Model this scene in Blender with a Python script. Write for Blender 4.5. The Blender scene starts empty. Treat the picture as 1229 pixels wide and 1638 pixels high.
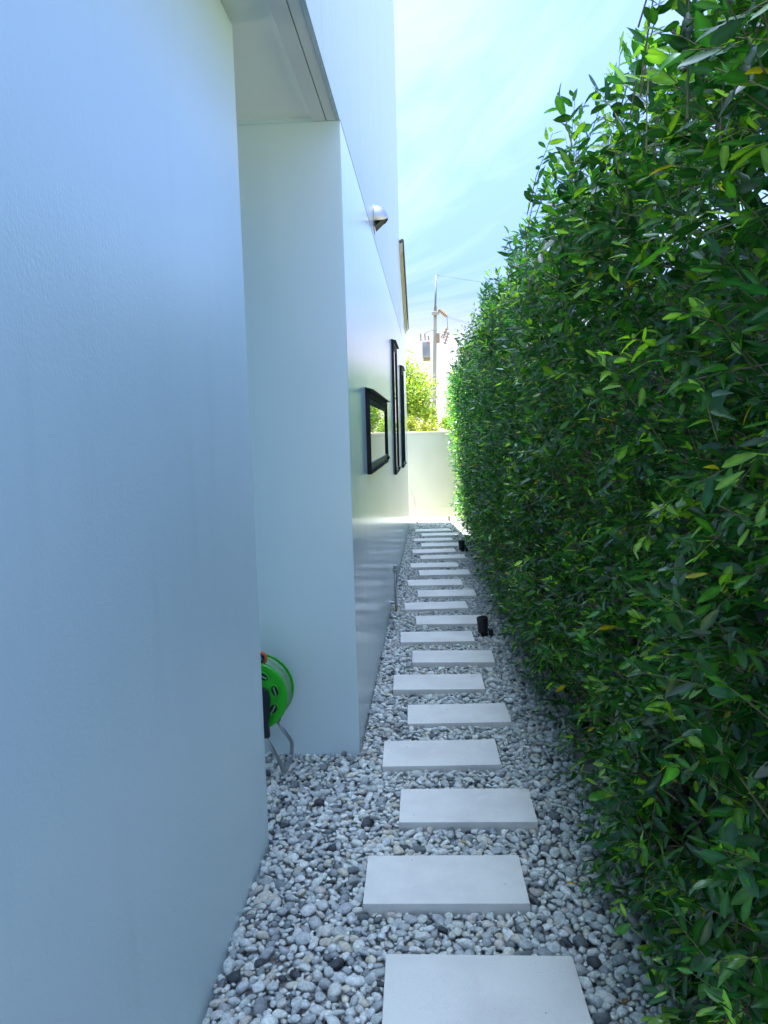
import bpy, bmesh, math, random
import numpy as np
from mathutils import Vector, Matrix

R = math.radians
random.seed(7)
rng = np.random.default_rng(11)
scene = bpy.context.scene
col = scene.collection

# ------------------------------------------------------------------ camera
CAM_Z = 1.70
F_PX, W_PX, H_PX = 1200.0, 1229.0, 1638.0
vp = Vector((687 - 614.5, 819 - 690, -F_PX)).normalized()      # world +Y seen in camera space
up = Vector((-0.020, 1, 0)); up = (up - vp * up.dot(vp)).normalized()
right = vp.cross(up)
cam_to_world = Matrix((right, vp, up))
cam = bpy.data.cameras.new('camera')
cam.sensor_fit = 'VERTICAL'; cam.sensor_height = 36.0; cam.sensor_width = 36.0
cam.lens = 36.0 * F_PX / H_PX
cam.clip_start = 0.02; cam.clip_end = 3000
camo = bpy.data.objects.new('camera', cam); col.objects.link(camo)
camo.matrix_world = Matrix.Translation((0, 0, CAM_Z)) @ cam_to_world.to_4x4()
scene.camera = camo

# ------------------------------------------------------------------ sky, sun, exposure
SUN_EL, SUN_AZ = R(79.3), R(-94)            # azimuth clockwise from +Y
world = bpy.data.worlds.new('World'); scene.world = world; world.use_nodes = True
nt = world.node_tree; nt.nodes.clear()
def wn(t, **k):
    n = nt.nodes.new(t)
    for a, b in k.items(): setattr(n, a, b)
    return n
sky = wn('ShaderNodeTexSky', sky_type='NISHITA', sun_disc=False)
sky.sun_elevation = SUN_EL; sky.sun_rotation = SUN_AZ % (2 * math.pi)
sky.air_density = 0.8; sky.dust_density = 9.0; sky.ozone_density = 5.0
tc = wn('ShaderNodeTexCoord')
sep = wn('ShaderNodeSeparateXYZ'); nt.links.new(tc.outputs['Generated'], sep.inputs[0])
zz = wn('ShaderNodeMath', operation='MAXIMUM'); nt.links.new(sep.outputs['Z'], zz.inputs[0]); zz.inputs[1].default_value = 0.0
za = wn('ShaderNodeMath', operation='ADD'); nt.links.new(zz.outputs[0], za.inputs[0]); za.inputs[1].default_value = 0.12
dx = wn('ShaderNodeMath', operation='DIVIDE'); nt.links.new(sep.outputs['X'], dx.inputs[0]); nt.links.new(za.outputs[0], dx.inputs[1])
dy = wn('ShaderNodeMath', operation='DIVIDE'); nt.links.new(sep.outputs['Y'], dy.inputs[0]); nt.links.new(za.outputs[0], dy.inputs[1])
cmb = wn('ShaderNodeCombineXYZ'); nt.links.new(dx.outputs[0], cmb.inputs[0]); nt.links.new(dy.outputs[0], cmb.inputs[1])
mp = wn('ShaderNodeMapping', vector_type='TEXTURE'); nt.links.new(cmb.outputs[0], mp.inputs[0])
mp.inputs['Rotation'].default_value = (0, 0, R(122)); mp.inputs['Scale'].default_value = (2.0, 0.75, 1)
mp.inputs['Location'].default_value = (2.3, 0.4, 0)
nz = wn('ShaderNodeTexNoise'); nt.links.new(mp.outputs[0], nz.inputs['Vector'])
nz.inputs['Scale'].default_value = 1.15; nz.inputs['Detail'].default_value = 7; nz.inputs['Roughness'].default_value = 0.58
nz.inputs['Distortion'].default_value = 0.9
rmp = wn('ShaderNodeMapRange'); nt.links.new(nz.outputs[0], rmp.inputs[0])
rmp.inputs[1].default_value = 0.42; rmp.inputs[2].default_value = 0.78; rmp.inputs[3].default_value = 0.0; rmp.inputs[4].default_value = 0.36
mix = wn('ShaderNodeMix', data_type='RGBA')
nt.links.new(rmp.outputs[0], mix.inputs['Factor']); nt.links.new(sky.outputs[0], mix.inputs[6])
mix.inputs[7].default_value = (5.4, 4.7, 4.3, 1)
# pale haze low over the horizon, all the way round
hz = wn('ShaderNodeMapRange', interpolation_type='SMOOTHSTEP'); nt.links.new(sep.outputs['Z'], hz.inputs[0])
hz.inputs[1].default_value = 0.01; hz.inputs[2].default_value = 0.19; hz.inputs[3].default_value = 0.75; hz.inputs[4].default_value = 0.0
hm = wn('ShaderNodeMix', data_type='RGBA'); nt.links.new(hz.outputs[0], hm.inputs['Factor'])
nt.links.new(mix.outputs[2], hm.inputs[6]); hm.inputs[7].default_value = (6.2, 4.1, 3.1, 1)
tint = wn('ShaderNodeMix', data_type='RGBA', blend_type='MULTIPLY'); tint.inputs['Factor'].default_value = 1
nt.links.new(hm.outputs[2], tint.inputs[6]); tint.inputs[7].default_value = (.62, .815, 1.085, 1)
bg = wn('ShaderNodeBackground'); bg.inputs[1].default_value = 0.12
nt.links.new(tint.outputs[2], bg.inputs[0])
wo = wn('ShaderNodeOutputWorld'); nt.links.new(bg.outputs[0], wo.inputs[0])

sd = Vector((math.sin(SUN_AZ) * math.cos(SUN_EL), math.cos(SUN_AZ) * math.cos(SUN_EL), math.sin(SUN_EL)))
sl = bpy.data.lights.new('sun', 'SUN'); sl.energy = 4.0; sl.angle = R(0.5); sl.color = (1.0, 0.95, 0.87)
so = bpy.data.objects.new('sun', sl); col.objects.link(so)
so.rotation_euler = sd.to_track_quat('Z', 'Y').to_euler(); so.location = (-20, 10, 30)

vs = scene.view_settings
vs.view_transform = 'Standard'; vs.look = 'None'; vs.exposure = 2.38; vs.gamma = 1.0; vs.use_curve_mapping = False

# ------------------------------------------------------------------ materials
def mat(name, base=(.5, .5, .5), rough=.5, metallic=0.0, spec=.5, noise=None, bump=None, coat=0):
    """noise = list of (scale3, detail, colour, lo, hi); bump = list of (scale3, detail, strength, distance)"""
    m = bpy.data.materials.new(name); m.use_nodes = True
    t = m.node_tree; b = t.nodes['Principled BSDF']
    b.inputs['Base Color'].default_value = (*base, 1); b.inputs['Roughness'].default_value = rough
    b.inputs['Metallic'].default_value = metallic; b.inputs['Specular IOR Level'].default_value = spec
    if coat: b.inputs['Coat Weight'].default_value = coat; b.inputs['Coat Roughness'].default_value = .1
    geo = t.nodes.new('ShaderNodeNewGeometry')
    def noise_tex(sc, det):
        mpn = t.nodes.new('ShaderNodeMapping'); mpn.inputs['Scale'].default_value = sc
        t.links.new(geo.outputs['Position'], mpn.inputs[0])
        n = t.nodes.new('ShaderNodeTexNoise'); n.inputs['Scale'].default_value = 1; n.inputs['Detail'].default_value = det
        t.links.new(mpn.outputs[0], n.inputs['Vector']); return n
    prev = None
    for (sc, det, c, lo, hi) in (noise or []):
        n = noise_tex(sc, det)
        rp = t.nodes.new('ShaderNodeMapRange'); rp.inputs[1].default_value = lo; rp.inputs[2].default_value = hi
        t.links.new(n.outputs[0], rp.inputs[0])
        mx = t.nodes.new('ShaderNodeMix'); mx.data_type = 'RGBA'
        t.links.new(rp.outputs[0], mx.inputs['Factor'])
        if prev is None: mx.inputs[6].default_value = (*base, 1)
        else: t.links.new(prev, mx.inputs[6])
        mx.inputs[7].default_value = (*c, 1); prev = mx.outputs[2]
    if prev is not None: t.links.new(prev, b.inputs['Base Color'])
    pn = None
    for (sc, det, st, di) in (bump or []):
        n = noise_tex(sc, det)
        bp = t.nodes.new('ShaderNodeBump'); bp.inputs['Strength'].default_value = st; bp.inputs['Distance'].default_value = di
        t.links.new(n.outputs[0], bp.inputs['Height'])
        if pn is not None: t.links.new(pn, bp.inputs['Normal'])
        pn = bp.outputs[0]
    if pn is not None: t.links.new(pn, b.inputs['Normal'])
    return m

M = {}
M['paint'] = mat('wall_paint', (.735, .915, .945), .30, spec=.5,
    noise=[((1.3, 1.3, .7), 4, (.70, .88, .915), .42, .75), ((9, 9, 1.2), 5, (.69, .86, .89), .56, .80)],
    bump=[((120, 120, 100), 3, .17, .004), ((28, 28, 22), 3, .10, .006), ((3, 3, 3), 2, .12, .01)])
M['paint_smooth'] = mat('smooth_wall_paint', (.685, .81, .84), .17, spec=.7,
    noise=[((3, 14, .35), 4, (.61, .755, .78), .45, .8), ((1, 1, .8), 3, (.64, .79, .815), .4, .7)],
    bump=[((1, 6.5, .22), 4, .45, .006), ((1, 26, .5), 2, .10, .002), ((120, 120, 90), 2, .05, .002)])
M['dimmed_cladding'] = mat('upper_panel_paint_dimmed', (.40, .475, .52), .24, spec=.5,  # greyish panel paint, darkened further to offset the strong sky light up here
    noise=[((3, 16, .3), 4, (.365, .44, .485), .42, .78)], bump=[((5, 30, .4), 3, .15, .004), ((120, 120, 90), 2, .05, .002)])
M['soffit'] = mat('soffit_paint', (.76, .79, .74), .6, noise=[((2, 2, 2), 3, (.76, .75, .72), .45, .75)], bump=[((60, 60, 60), 2, .08, .003)])
M['trim'] = mat('soffit_board_paint', (.66, .67, .67), .55, noise=[((6, 2, 6), 3, (.61, .62, .62), .4, .7)], bump=[((80, 80, 80), 2, .06, .002)])
M['boundary'] = mat('boundary_plaster', (.82, .75, .57), .7, noise=[((1.5, 1.5, 1.1), 4, (.78, .71, .53), .45, .75), ((5, 5, .6), 3, (.79, .72, .55), .55, .85)], bump=[((70, 70, 70), 3, .15, .004)])
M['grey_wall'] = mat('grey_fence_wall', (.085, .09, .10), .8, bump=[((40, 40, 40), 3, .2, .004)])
M['concrete'] = mat('slab_concrete', (.735, .735, .675), .75,
    noise=[((3.3, 4.2, 4), 6, (.64, .62, .585), .45, .70), ((11, 9, 11), 5, (.68, .65, .60), .56, .74), ((260, 260, 260), 2, (.58, .57, .55), .56, .75), ((18, 18, 18), 4, (.76, .735, .695), .55, .8)],
    bump=[((220, 220, 220), 3, .12, .002), ((14, 14, 14), 3, .1, .003)])
M['pit'] = mat('slab_pit', (.10, .10, .10), .9)
M['soil'] = mat('crushed_stone', (.42, .41, .39), .95, noise=[((25, 25, 25), 4, (.28, .275, .265), .4, .7)], bump=[((60, 60, 60), 4, .5, .02)])
M['lawn'] = mat('distant_ground', (.16, .17, .08), .95, noise=[((.4, .4, .4), 5, (.22, .20, .14), .4, .7)], bump=[((8, 8, 8), 4, .4, .05)])
M['black'] = mat('black_aluminium', (.010, .010, .011), .55, spec=.3, noise=[((12, 12, 12), 3, (.02, .02, .022), .4, .7)])
M['alu'] = mat('grey_aluminium', (.16, .16, .15), .35, metallic=.6)
M['glass'] = mat('dark_window_glass', (.012, .014, .016), .015, spec=1.0)
M['glass'].node_tree.nodes['Principled BSDF'].inputs['IOR'].default_value = 1.9
M['steel'] = mat('stainless_steel', (.52, .53, .54), .40, metallic=1, noise=[((8, 30, 8), 3, (.5, .5, .5), .4, .7)])
M['galv'] = mat('galvanised_tube', (.50, .52, .54), .33, metallic=1, noise=[((60, 60, 20), 3, (.40, .42, .44), .4, .7)])
M['brass'] = mat('brass', (.42, .30, .12), .4, metallic=1)
M['black_plastic'] = mat('black_plastic', (.010, .010, .011), .55, bump=[((300, 300, 300), 2, .05, .001)])
M['navy_plastic'] = mat('dark_bracket_plastic', (.012, .016, .030), .45)
M['green_plastic'] = mat('green_plastic', (.02, .50, .012), .32, noise=[((20, 20, 20), 3, (.022, .44, .012), .4, .7)])
M['hose'] = mat('pale_green_hose', (.20, .42, .22), .45, noise=[((50, 50, 50), 2, (.17, .33, .19), .4, .7)])
M['orange'] = mat('orange_plastic', (.72, .13, .03), .4)
M['rooftile'] = mat('roof_tile', (.12, .105, .085), .85, noise=[((15, 15, 15), 4, (.07, .06, .05), .4, .7)])
M['board'] = mat('cream_verge_board', (.50, .44, .32), .6, noise=[((4, 20, 20), 3, (.42, .36, .26), .4, .7)])
M['pole'] = mat('pole_concrete', (.30, .285, .26), .85, noise=[((3, 3, .5), 4, (.23, .215, .19), .4, .7)])
M['pole_steel'] = mat('pole_top_steel', (.12, .14, .15), .6, metallic=.2)
M['transformer'] = mat('transformer_paint', (.33, .34, .38), .5)
M['insulator'] = mat('brown_porcelain', (.26, .18, .10), .3)
M['wire'] = mat('wire', (.06, .06, .06), .6)
M['red'] = mat('red_paint', (.42, .09, .08), .6)
M['bark'] = mat('bark', (.12, .09, .065), .85, noise=[((30, 30, 8), 4, (.07, .055, .04), .4, .7)], bump=[((60, 60, 20), 4, .4, .004)])
M['twig'] = mat('twig', (.34, .26, .15), .7, noise=[((40, 40, 40), 2, (.17, .17, .06), .35, .7)])

def attr_mat(name, rough, kind):
    m = bpy.data.materials.new(name); m.use_nodes = True
    t = m.node_tree; b = t.nodes['Principled BSDF']
    at = t.nodes.new('ShaderNodeAttribute'); at.attribute_name = 'col'
    geo = t.nodes.new('ShaderNodeNewGeometry')
    n = t.nodes.new('ShaderNodeTexNoise'); t.links.new(geo.outputs['Position'], n.inputs['Vector'])
    rp = t.nodes.new('ShaderNodeMapRange'); t.links.new(n.outputs[0], rp.inputs[0])
    mx = t.nodes.new('ShaderNodeMix'); mx.data_type = 'RGBA'; mx.blend_type = 'MULTIPLY'; mx.inputs['Factor'].default_value = 1
    t.links.new(at.outputs['Color'], mx.inputs[6])
    cc = t.nodes.new('ShaderNodeCombineColor')
    for i in range(3): t.links.new(rp.outputs[0], cc.inputs[i])
    t.links.new(cc.outputs[0], mx.inputs[7]); t.links.new(mx.outputs[2], b.inputs['Base Color'])
    b.inputs['Roughness'].default_value = rough
    if kind == 'pebble':
        n.inputs['Scale'].default_value = 75; n.inputs['Detail'].default_value = 5; n.inputs['Distortion'].default_value = 1.2
        rp.inputs[1].default_value = .32; rp.inputs[2].default_value = .66; rp.inputs[3].default_value = .68; rp.inputs[4].default_value = 1.12
        b.inputs['Specular IOR Level'].default_value = .35
        n2 = t.nodes.new('ShaderNodeTexNoise'); n2.inputs['Scale'].default_value = 260; n2.inputs['Detail'].default_value = 3
        t.links.new(geo.outputs['Position'], n2.inputs['Vector'])
        bp = t.nodes.new('ShaderNodeBump'); bp.inputs['Strength'].default_value = .25; bp.inputs['Distance'].default_value = .002
        t.links.new(n2.outputs[0], bp.inputs['Height']); t.links.new(bp.outputs[0], b.inputs['Normal'])
    else:
        n.inputs['Scale'].default_value = 34; n.inputs['Detail'].default_value = 3
        rp.inputs[1].default_value = .3; rp.inputs[2].default_value = .7; rp.inputs[3].default_value = .75; rp.inputs[4].default_value = 1.2
        b.inputs['Specular IOR Level'].default_value = .75
        tr = t.nodes.new('ShaderNodeBsdfTranslucent')
        hs = t.nodes.new('ShaderNodeMix'); hs.data_type = 'RGBA'; hs.blend_type = 'MULTIPLY'; hs.inputs['Factor'].default_value = 1
        t.links.new(mx.outputs[2], hs.inputs[6]); hs.inputs[7].default_value = (2.0, 1.9, .45, 1)
        t.links.new(hs.outputs[2], tr.inputs[0])
        ms = t.nodes.new('ShaderNodeMixShader'); ms.inputs[0].default_value = .38
        t.links.new(b.outputs[0], ms.inputs[1]); t.links.new(tr.outputs[0], ms.inputs[2])
        t.links.new(ms.outputs[0], t.nodes['Material Output'].inputs['Surface'])
    return m
M['pebble'] = attr_mat('river_pebble', .6, 'pebble')
M['leaf'] = attr_mat('ficus_leaf', .23, 'leaf')
M['tree_leaf'] = attr_mat('tree_leaf', .5, 'leaf')

# ------------------------------------------------------------------ mesh helpers
def link(name, me, parent=None):
    o = bpy.data.objects.new(name, me); col.objects.link(o)
    if parent is not None:
        o.parent = parent
        o.matrix_parent_inverse = parent_world(parent).inverted()
    return o
def parent_world(o):
    m = Matrix.LocRotScale(o.location, o.rotation_euler, o.scale)
    return m if o.parent is None else parent_world(o.parent) @ o.matrix_parent_inverse @ m
def empty(name, loc, label=None, cat=None, group=None, kind=None):
    o = bpy.data.objects.new(name, None); col.objects.link(o); o.location = loc; o.empty_display_size = .1
    tag(o, label, cat, group, kind); return o
def tag(o, label=None, cat=None, group=None, kind=None):
    if cat and not kind: kind = 'thing'
    if label: o['label'] = label
    if cat: o['category'] = cat
    if group: o['group'] = group
    if kind: o['kind'] = kind
    return o
class MB:
    """collects shapes (world coordinates) into one mesh"""
    def __init__(s): s.v = []; s.f = []
    def add(s, vs_, fs):
        k = len(s.v); s.v += [tuple(p) for p in vs_]; s.f += [tuple(i + k for i in f) for f in fs]; return s
    def box(s, x0, x1, y0, y1, z0, z1):
        return s.add([(x0,y0,z0),(x1,y0,z0),(x1,y1,z0),(x0,y1,z0),(x0,y0,z1),(x1,y0,z1),(x1,y1,z1),(x0,y1,z1)],
                     [(0,3,2,1),(4,5,6,7),(0,1,5,4),(1,2,6,5),(2,3,7,6),(3,0,4,7)])
    def prism(s, pts, a, b, axis):
        """polygon pts extruded between a and b along axis ('x','y','z')"""
        n = len(pts)
        def mk(p, t):
            return {'x': (t, p[0], p[1]), 'y': (p[0], t, p[1]), 'z': (p[0], p[1], t)}[axis]
        vs_ = [mk(p, a) for p in pts] + [mk(p, b) for p in pts]
        fs = [tuple(range(n)), tuple(range(2*n-1, n-1, -1))] + [(i, i+n, (i+1) % n + n, (i+1) % n) for i in range(n)]
        return s.add(vs_, fs)
    def tube(s, pts, rad, n=8, closed=False, cap=True):
        pts = [Vector(p) for p in pts]; m = len(pts)
        rads = rad if hasattr(rad, '__len__') else [rad] * m
        prev = None; vs_ = []
        for i, p in enumerate(pts):
            if closed: d = (pts[(i+1) % m] - pts[i-1]).normalized()
            else: d = (pts[min(i+1, m-1)] - pts[max(i-1, 0)]).normalized()
            if prev is None:
                a = Vector((0,0,1)) if abs(d.z) < .9 else Vector((1,0,0))
                u_ = d.cross(a).normalized()
            else: u_ = (prev - d * prev.dot(d)).normalized()
            w_ = d.cross(u_); prev = u_
            for k in range(n):
                an = 2*math.pi*k/n
                vs_.append(p + (u_*math.cos(an) + w_*math.sin(an)) * rads[i])
        fs = []
        for i in range(m if closed else m-1):
            j = (i+1) % m
            for k in range(n): fs.append((i*n+k, i*n+(k+1)%n, j*n+(k+1)%n, j*n+k))
        if cap and not closed:
            fs.append(tuple(range(n-1, -1, -1))); fs.append(tuple((m-1)*n+k for k in range(n)))
        return s.add(vs_, fs)
    def lathe(s, prof, o, axis, n=24, squash=None):
        """profile [(radius, height)] round axis from origin o"""
        ax = Vector(axis).normalized(); a = Vector((0,0,1)) if abs(ax.z) < .9 else Vector((1,0,0))
        u_ = ax.cross(a).normalized(); w_ = ax.cross(u_); o = Vector(o); vs_ = []
        for (r_, h_) in prof:
            for k in range(n):
                an = 2*math.pi*k/n; vs_.append(o + ax*h_ + (u_*math.cos(an) + w_*math.sin(an))*max(r_, 1e-4))
        fs = []
        for i in range(len(prof)-1):
            for k in range(n): fs.append((i*n+k, i*n+(k+1)%n, (i+1)*n+(k+1)%n, (i+1)*n+k))
        fs.append(tuple(range(n-1,-1,-1))); fs.append(tuple((len(prof)-1)*n+k for k in range(n)))
        return s.add(vs_, fs)
    def build(s, name, m, parent=None, smooth=False, bevel=0, seg=2, auto=None):
        me = bpy.data.meshes.new(name); me.from_pydata(s.v, [], s.f)
        bm = bmesh.new(); bm.from_mesh(me); bmesh.ops.recalc_face_normals(bm, faces=bm.faces)
        if bevel: bmesh.ops.bevel(bm, geom=list(bm.edges), offset=bevel, segments=seg, affect='EDGES', profile=.6)
        if auto is not None:
            for e in bm.edges:
                if len(e.link_faces) == 2 and e.calc_face_angle(0) > R(auto): e.smooth = False
        bm.to_mesh(me); bm.free()
        if smooth or auto is not None:
            me.polygons.foreach_set('use_smooth', [True]*len(me.polygons))
        me.materials.append(m)
        return link(name, me, parent)
def np_mesh(name, V, T, m, colv=None, smooth=True):
    """V (n,3) float, T (k,3) int -> mesh, colv (n,3) point colours"""
    me = bpy.data.meshes.new(name)
    me.vertices.add(len(V)); me.vertices.foreach_set('co', np.ascontiguousarray(V, dtype=np.float32).ravel())
    k = len(T); me.loops.add(3*k); me.loops.foreach_set('vertex_index', np.ascontiguousarray(T, dtype=np.int32).ravel())
    me.polygons.add(k); me.polygons.foreach_set('loop_start', np.arange(0, 3*k, 3, dtype=np.int32))
    try: me.polygons.foreach_set('loop_total', np.full(k, 3, dtype=np.int32))
    except Exception: pass
    if colv is not None:
        a = me.attributes.new('col', 'FLOAT_COLOR', 'POINT')
        a.data.foreach_set('color', np.concatenate([colv, np.ones((len(colv), 1))], 1).astype(np.float32).ravel())
    me.update(calc_edges=True); me.validate()
    if smooth: me.polygons.foreach_set('use_smooth', [True]*k)
    me.materials.append(m); return me

# ================================================================== SETTING
XW, XF = -0.40, -0.70                # house face, ground-floor wall beside the camera
Y_NICHE, Y_CORNER, Y_TALL, Y_END, Y_WALL = 2.93, 3.78, 11.85, 13.65, 14.8
g = MB().add([(-400,-400,-.06),(400,-400,-.06),(400,1500,-.06),(-400,1500,-.06)], [(0,1,2,3)]).build('ground', M['lawn'])
tag(g, 'plain ground of the plot and land beyond', 'ground', kind='structure')
gp = MB().add([(-4.0,-3.5,-.016),(1.12,-3.5,-.016),(1.12,Y_WALL,-.016),(-4.0,Y_WALL,-.016)], [(0,1,2,3)]).build('gravel_path', M['soil'])
tag(gp, 'strip of grey and white river pebbles between house and hedge', 'gravel path', kind='structure')

# ------------------------------------------------------------------ house
house = empty('house', (XW, Y_CORNER, 0), 'tall white rendered house with smooth glossy side wall and overhanging upper floor', 'house')
MB().box(-3.4, XF, -3.5, Y_NICHE, -.05, 3.225).build('wall', M['paint'], house, bevel=.010, seg=3)
MB().box(-3.4, XW, Y_CORNER, Y_END, -.05, 3.205).build('wall', M['paint_smooth'], house, bevel=.004, seg=2)
MB().box(-3.4, -.421, Y_CORNER+.0006, Y_CORNER+.3, 3.2052, 3.2254).build('wall_head', M['paint_smooth'], house)
MB().box(-3.4, -.42, -3.5, Y_TALL-.02, 3.2255, 11.2).build('upper_wall', M['soffit'], house)  # unseen top carried up beyond view so its shadow keeps the hedge shaded
joints = [-3.5, -.6, 1.45, 3.22, 4.98, 7.2, 9.3, Y_TALL]
for i in range(len(joints)-1):
    a, b = joints[i]+.0018, joints[i+1]-.0018
    z0 = 3.2015 if b <= Y_CORNER else 3.212
    if a < Y_CORNER < b:
        MB().box(-.4195, XW, a, Y_CORNER, 3.2015, 11.2).build('wall_panel', M['dimmed_cladding'], house)
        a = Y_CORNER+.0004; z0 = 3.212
    MB().box(-.4195, XW, a, b, z0, 11.2).build('wall_panel', M['dimmed_cladding'], house)
MB().box(-3.4, -.39, -3.55, Y_TALL+.04, 11.202, 11.26).build('parapet_cap', M['alu'], house)
# soffit boards of the overhang, groove between
MB().box(-.535, -.4685, -3.5, Y_CORNER-.001, 3.204, 3.225).build('soffit_board', M['trim'], house, bevel=.0015, seg=1)
MB().box(-.4645, -.4205, -3.5, Y_CORNER-.001, 3.204, 3.225).build('soffit_board', M['trim'], house, bevel=.0015, seg=1)

# low rear wing with pitched roof falling to the back
def roofz(y): return 4.60 - (y - Y_TALL) * .50
gb = MB().prism([(Y_TALL+.001, 3.2055), (Y_END, 3.2055), (Y_END, roofz(Y_END)-.10), (Y_TALL+.001, roofz(Y_TALL)-.10)], -3.4, XW-.002, 'x')
gb.build('gable_wall', M['paint_smooth'], house)
def slope_slab(x0, x1, y0, y1, dz0, dz1):
    return MB().prism([(y0, roofz(y0)+dz0), (y1, roofz(y1)+dz0), (y1, roofz(y1)+dz1), (y0, roofz(y0)+dz1)], x0, x1, 'x')
roof = slope_slab(-3.5, XW-.01, Y_TALL+.002, Y_END+.10, -.10, -.02).build('roof', M['rooftile'], house)
slope_slab(-.398, -.376, Y_TALL+.002, Y_END+.10, -.20, -.022).build('barge_board', M['board'], roof)
slope_slab(-.374, -.352, Y_TALL+.002, Y_END+.10, -.15, -.012).build('barge_board', M['board'], roof)
nrow = 10
tile_me = None
for c in range(12):
    for r_ in range(nrow):
        y0 = Y_TALL + .004 + r_ * .18; y1 = y0 + .205
        xa = -.33 - c * .26; xb = xa - .252
        if c > 3 and r_ % 1: continue
        lift = .012
        pts = [(y0, roofz(y0)+.008), (y1, roofz(y1)+.008+lift), (y1, roofz(y1)+.026+lift), (y0, roofz(y0)+.026)]
        mb = MB(); mb.prism(pts, xb, xa, 'x')
        xm = xa - .03
        mb.tube([(xm, y0, roofz(y0)+.02), (xm, y1, roofz(y1)+.034)], .03, 6)
        mb.build('roof_tile', M['rooftile'], roof)
slope_slab(-.345, -.331, Y_TALL+.002, Y_END+.10, -.12, .006).build('verge_mortar', M['rooftile'], roof)

# windows: black projecting frames
def window(y0, y1, z0, z1, label, fw=.046):
    p = .027
    w = MB()
    w.box(XW+.001, XW+p, y0, y0+.03, z0, z1); w.box(XW+.001, XW+p, y1-.03, y1, z0, z1)
    w.box(XW+.001, XW+p, y0+.0302, y1-.0302, z1-.035, z1); w.box(XW+.001, XW+p, y0+.0302, y1-.0302, z0, z0+.03)
    win = w.build('window', M['black'], house, bevel=.002, seg=1)
    win['label'] = label
    s = MB()
    q = .018
    a0, a1, b0, b1 = y0+.032, y1-.032, z0+.032, z1-.037
    s.box(XW+.002, XW+q, a0, a0+fw, b0, b1); s.box(XW+.002, XW+q, a1-fw, a1, b0, b1)
    s.box(XW+.002, XW+q, a0+fw+.0003, a1-fw-.0003, b1-fw, b1)
    s.build('sash', M['black'], win, bevel=.002, seg=1)
    MB().box(XW+.002, XW+q+.004, a0+fw+.0003, a1-fw-.0003, b0, b0+fw*.9).build('bottom_rail', M['alu'], win, bevel=.002, seg=1)
    MB().box(XW+.003, XW+.013, a0+fw-.004, a1-fw+.004, b0+fw*.9-.004, b1-fw+.004).build('pane', M['glass'], win)
    MB().prism([(XW+.001, z1+.024), (XW+p+.028, z1+.008), (XW+p+.028, z1+.003), (XW+.001, z1+.003)], y0-.01, y1+.01, 'y').build('drip_hood', M['black'], win)
    MB().box(XW+p+.001, XW+p+.014, y1-.2, y1-.02, z0+.03, z0+.055).build('latch', M['black'], win)
    return win
window(4.78, 6.8, 1.435, 1.965, 'wide low black framed window reflecting hedge and trees')
window(8.42, 9.25, 1.225, 2.70, 'nearer of the two tall narrow black windows', .028)
window(10.75, 11.6, 1.19, 2.62, 'farther of the two tall narrow black windows', .028)

# vent hood
vy, vz = 6.10, 3.375
vent = MB().lathe([(.115, 0), (.115, .004), (.108, .007), (.0, .007)], (XW+.001, vy, vz), (1, 0, 0), 32).build('vent_hood', M['steel'], house, auto=40)
vent['label'] = 'stainless steel dome vent hood on the upper wall'
hv, hf = [], []
NA, NB = 20, 10
for i in range(NA+1):
    th = math.pi * (-.12 + 1.24*i/NA)
    for j in range(NB+1):
        ph = (math.pi/2) * j/NB
        # shell: quarter-ball cut by a slanted opening facing down and out
        x_ = .104*math.sin(ph); rr = .100*math.cos(ph)
        y_ = rr*math.cos(th); z_ = rr*math.sin(th)
        lim = -.088 + .80*x_
        if z_ < lim: z_ = lim
        hv.append((XW+.006+x_, vy+y_, vz+z_))
for i in range(NA):
    for j in range(NB):
        k = i*(NB+1)+j; hf.append((k, k+1, k+NB+2, k+NB+1))
MB().add(hv, hf).build('dome', M['steel'], vent, smooth=True)
lv = MB()
n = 18; pts = []
for k in range(n+1):
    t = k/n; y_ = .088*(2*t-1); xx = .100*math.sqrt(max(0, 1-(2*t-1)**2))
    pts.append((XW+.008+xx, vy+y_, vz-.078+.80*xx))
pts += [(XW+.008, vy+.088, vz-.078), (XW+.008, vy-.088, vz-.078)]
lv.add(pts, [tuple(range(len(pts)))]); lv.build('vent_mesh', M['black_plastic'], vent)

# ------------------------------------------------------------------ end wall, neighbour wall
ew = empty('boundary_wall', (0, Y_WALL, 0), 'cream white rendered garden wall closing the far end of path', 'wall')
MB().box(-9, 7, Y_WALL, Y_WALL+.12, .215, 1.655).build('wall_face', M['boundary'], ew)
MB().box(-9, 7, Y_WALL-.004, Y_WALL+.12, -.05, .209).build('plinth', M['boundary'], ew)
MB().box(-9, 7, Y_WALL-.006, Y_WALL+.126, 1.656, 1.70).build('coping', M['boundary'], ew, bevel=.004, seg=1)
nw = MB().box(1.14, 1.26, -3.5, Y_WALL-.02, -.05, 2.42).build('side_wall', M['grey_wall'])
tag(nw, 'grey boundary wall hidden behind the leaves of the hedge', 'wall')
# cable hanging on end wall
cb = MB(); pts = []
ctrl = [(-.405, .60), (-.37, .50), (-.325, .38), (-.308, .27), (-.32, .16), (-.36, .10), (-.43, .05)]
for i in range(len(ctrl)-1):
    for k in range(4):
        t = k/4; pts.append((ctrl[i][0]*(1-t)+ctrl[i+1][0]*t, Y_WALL-.016, ctrl[i][1]*(1-t)+ctrl[i+1][1]*t))
cb.tube(pts, .0045, 6); tag(cb.build('garden_cable', M['galv'], smooth=True), 'thin grey cable curving down the far cream wall', 'cable')

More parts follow.
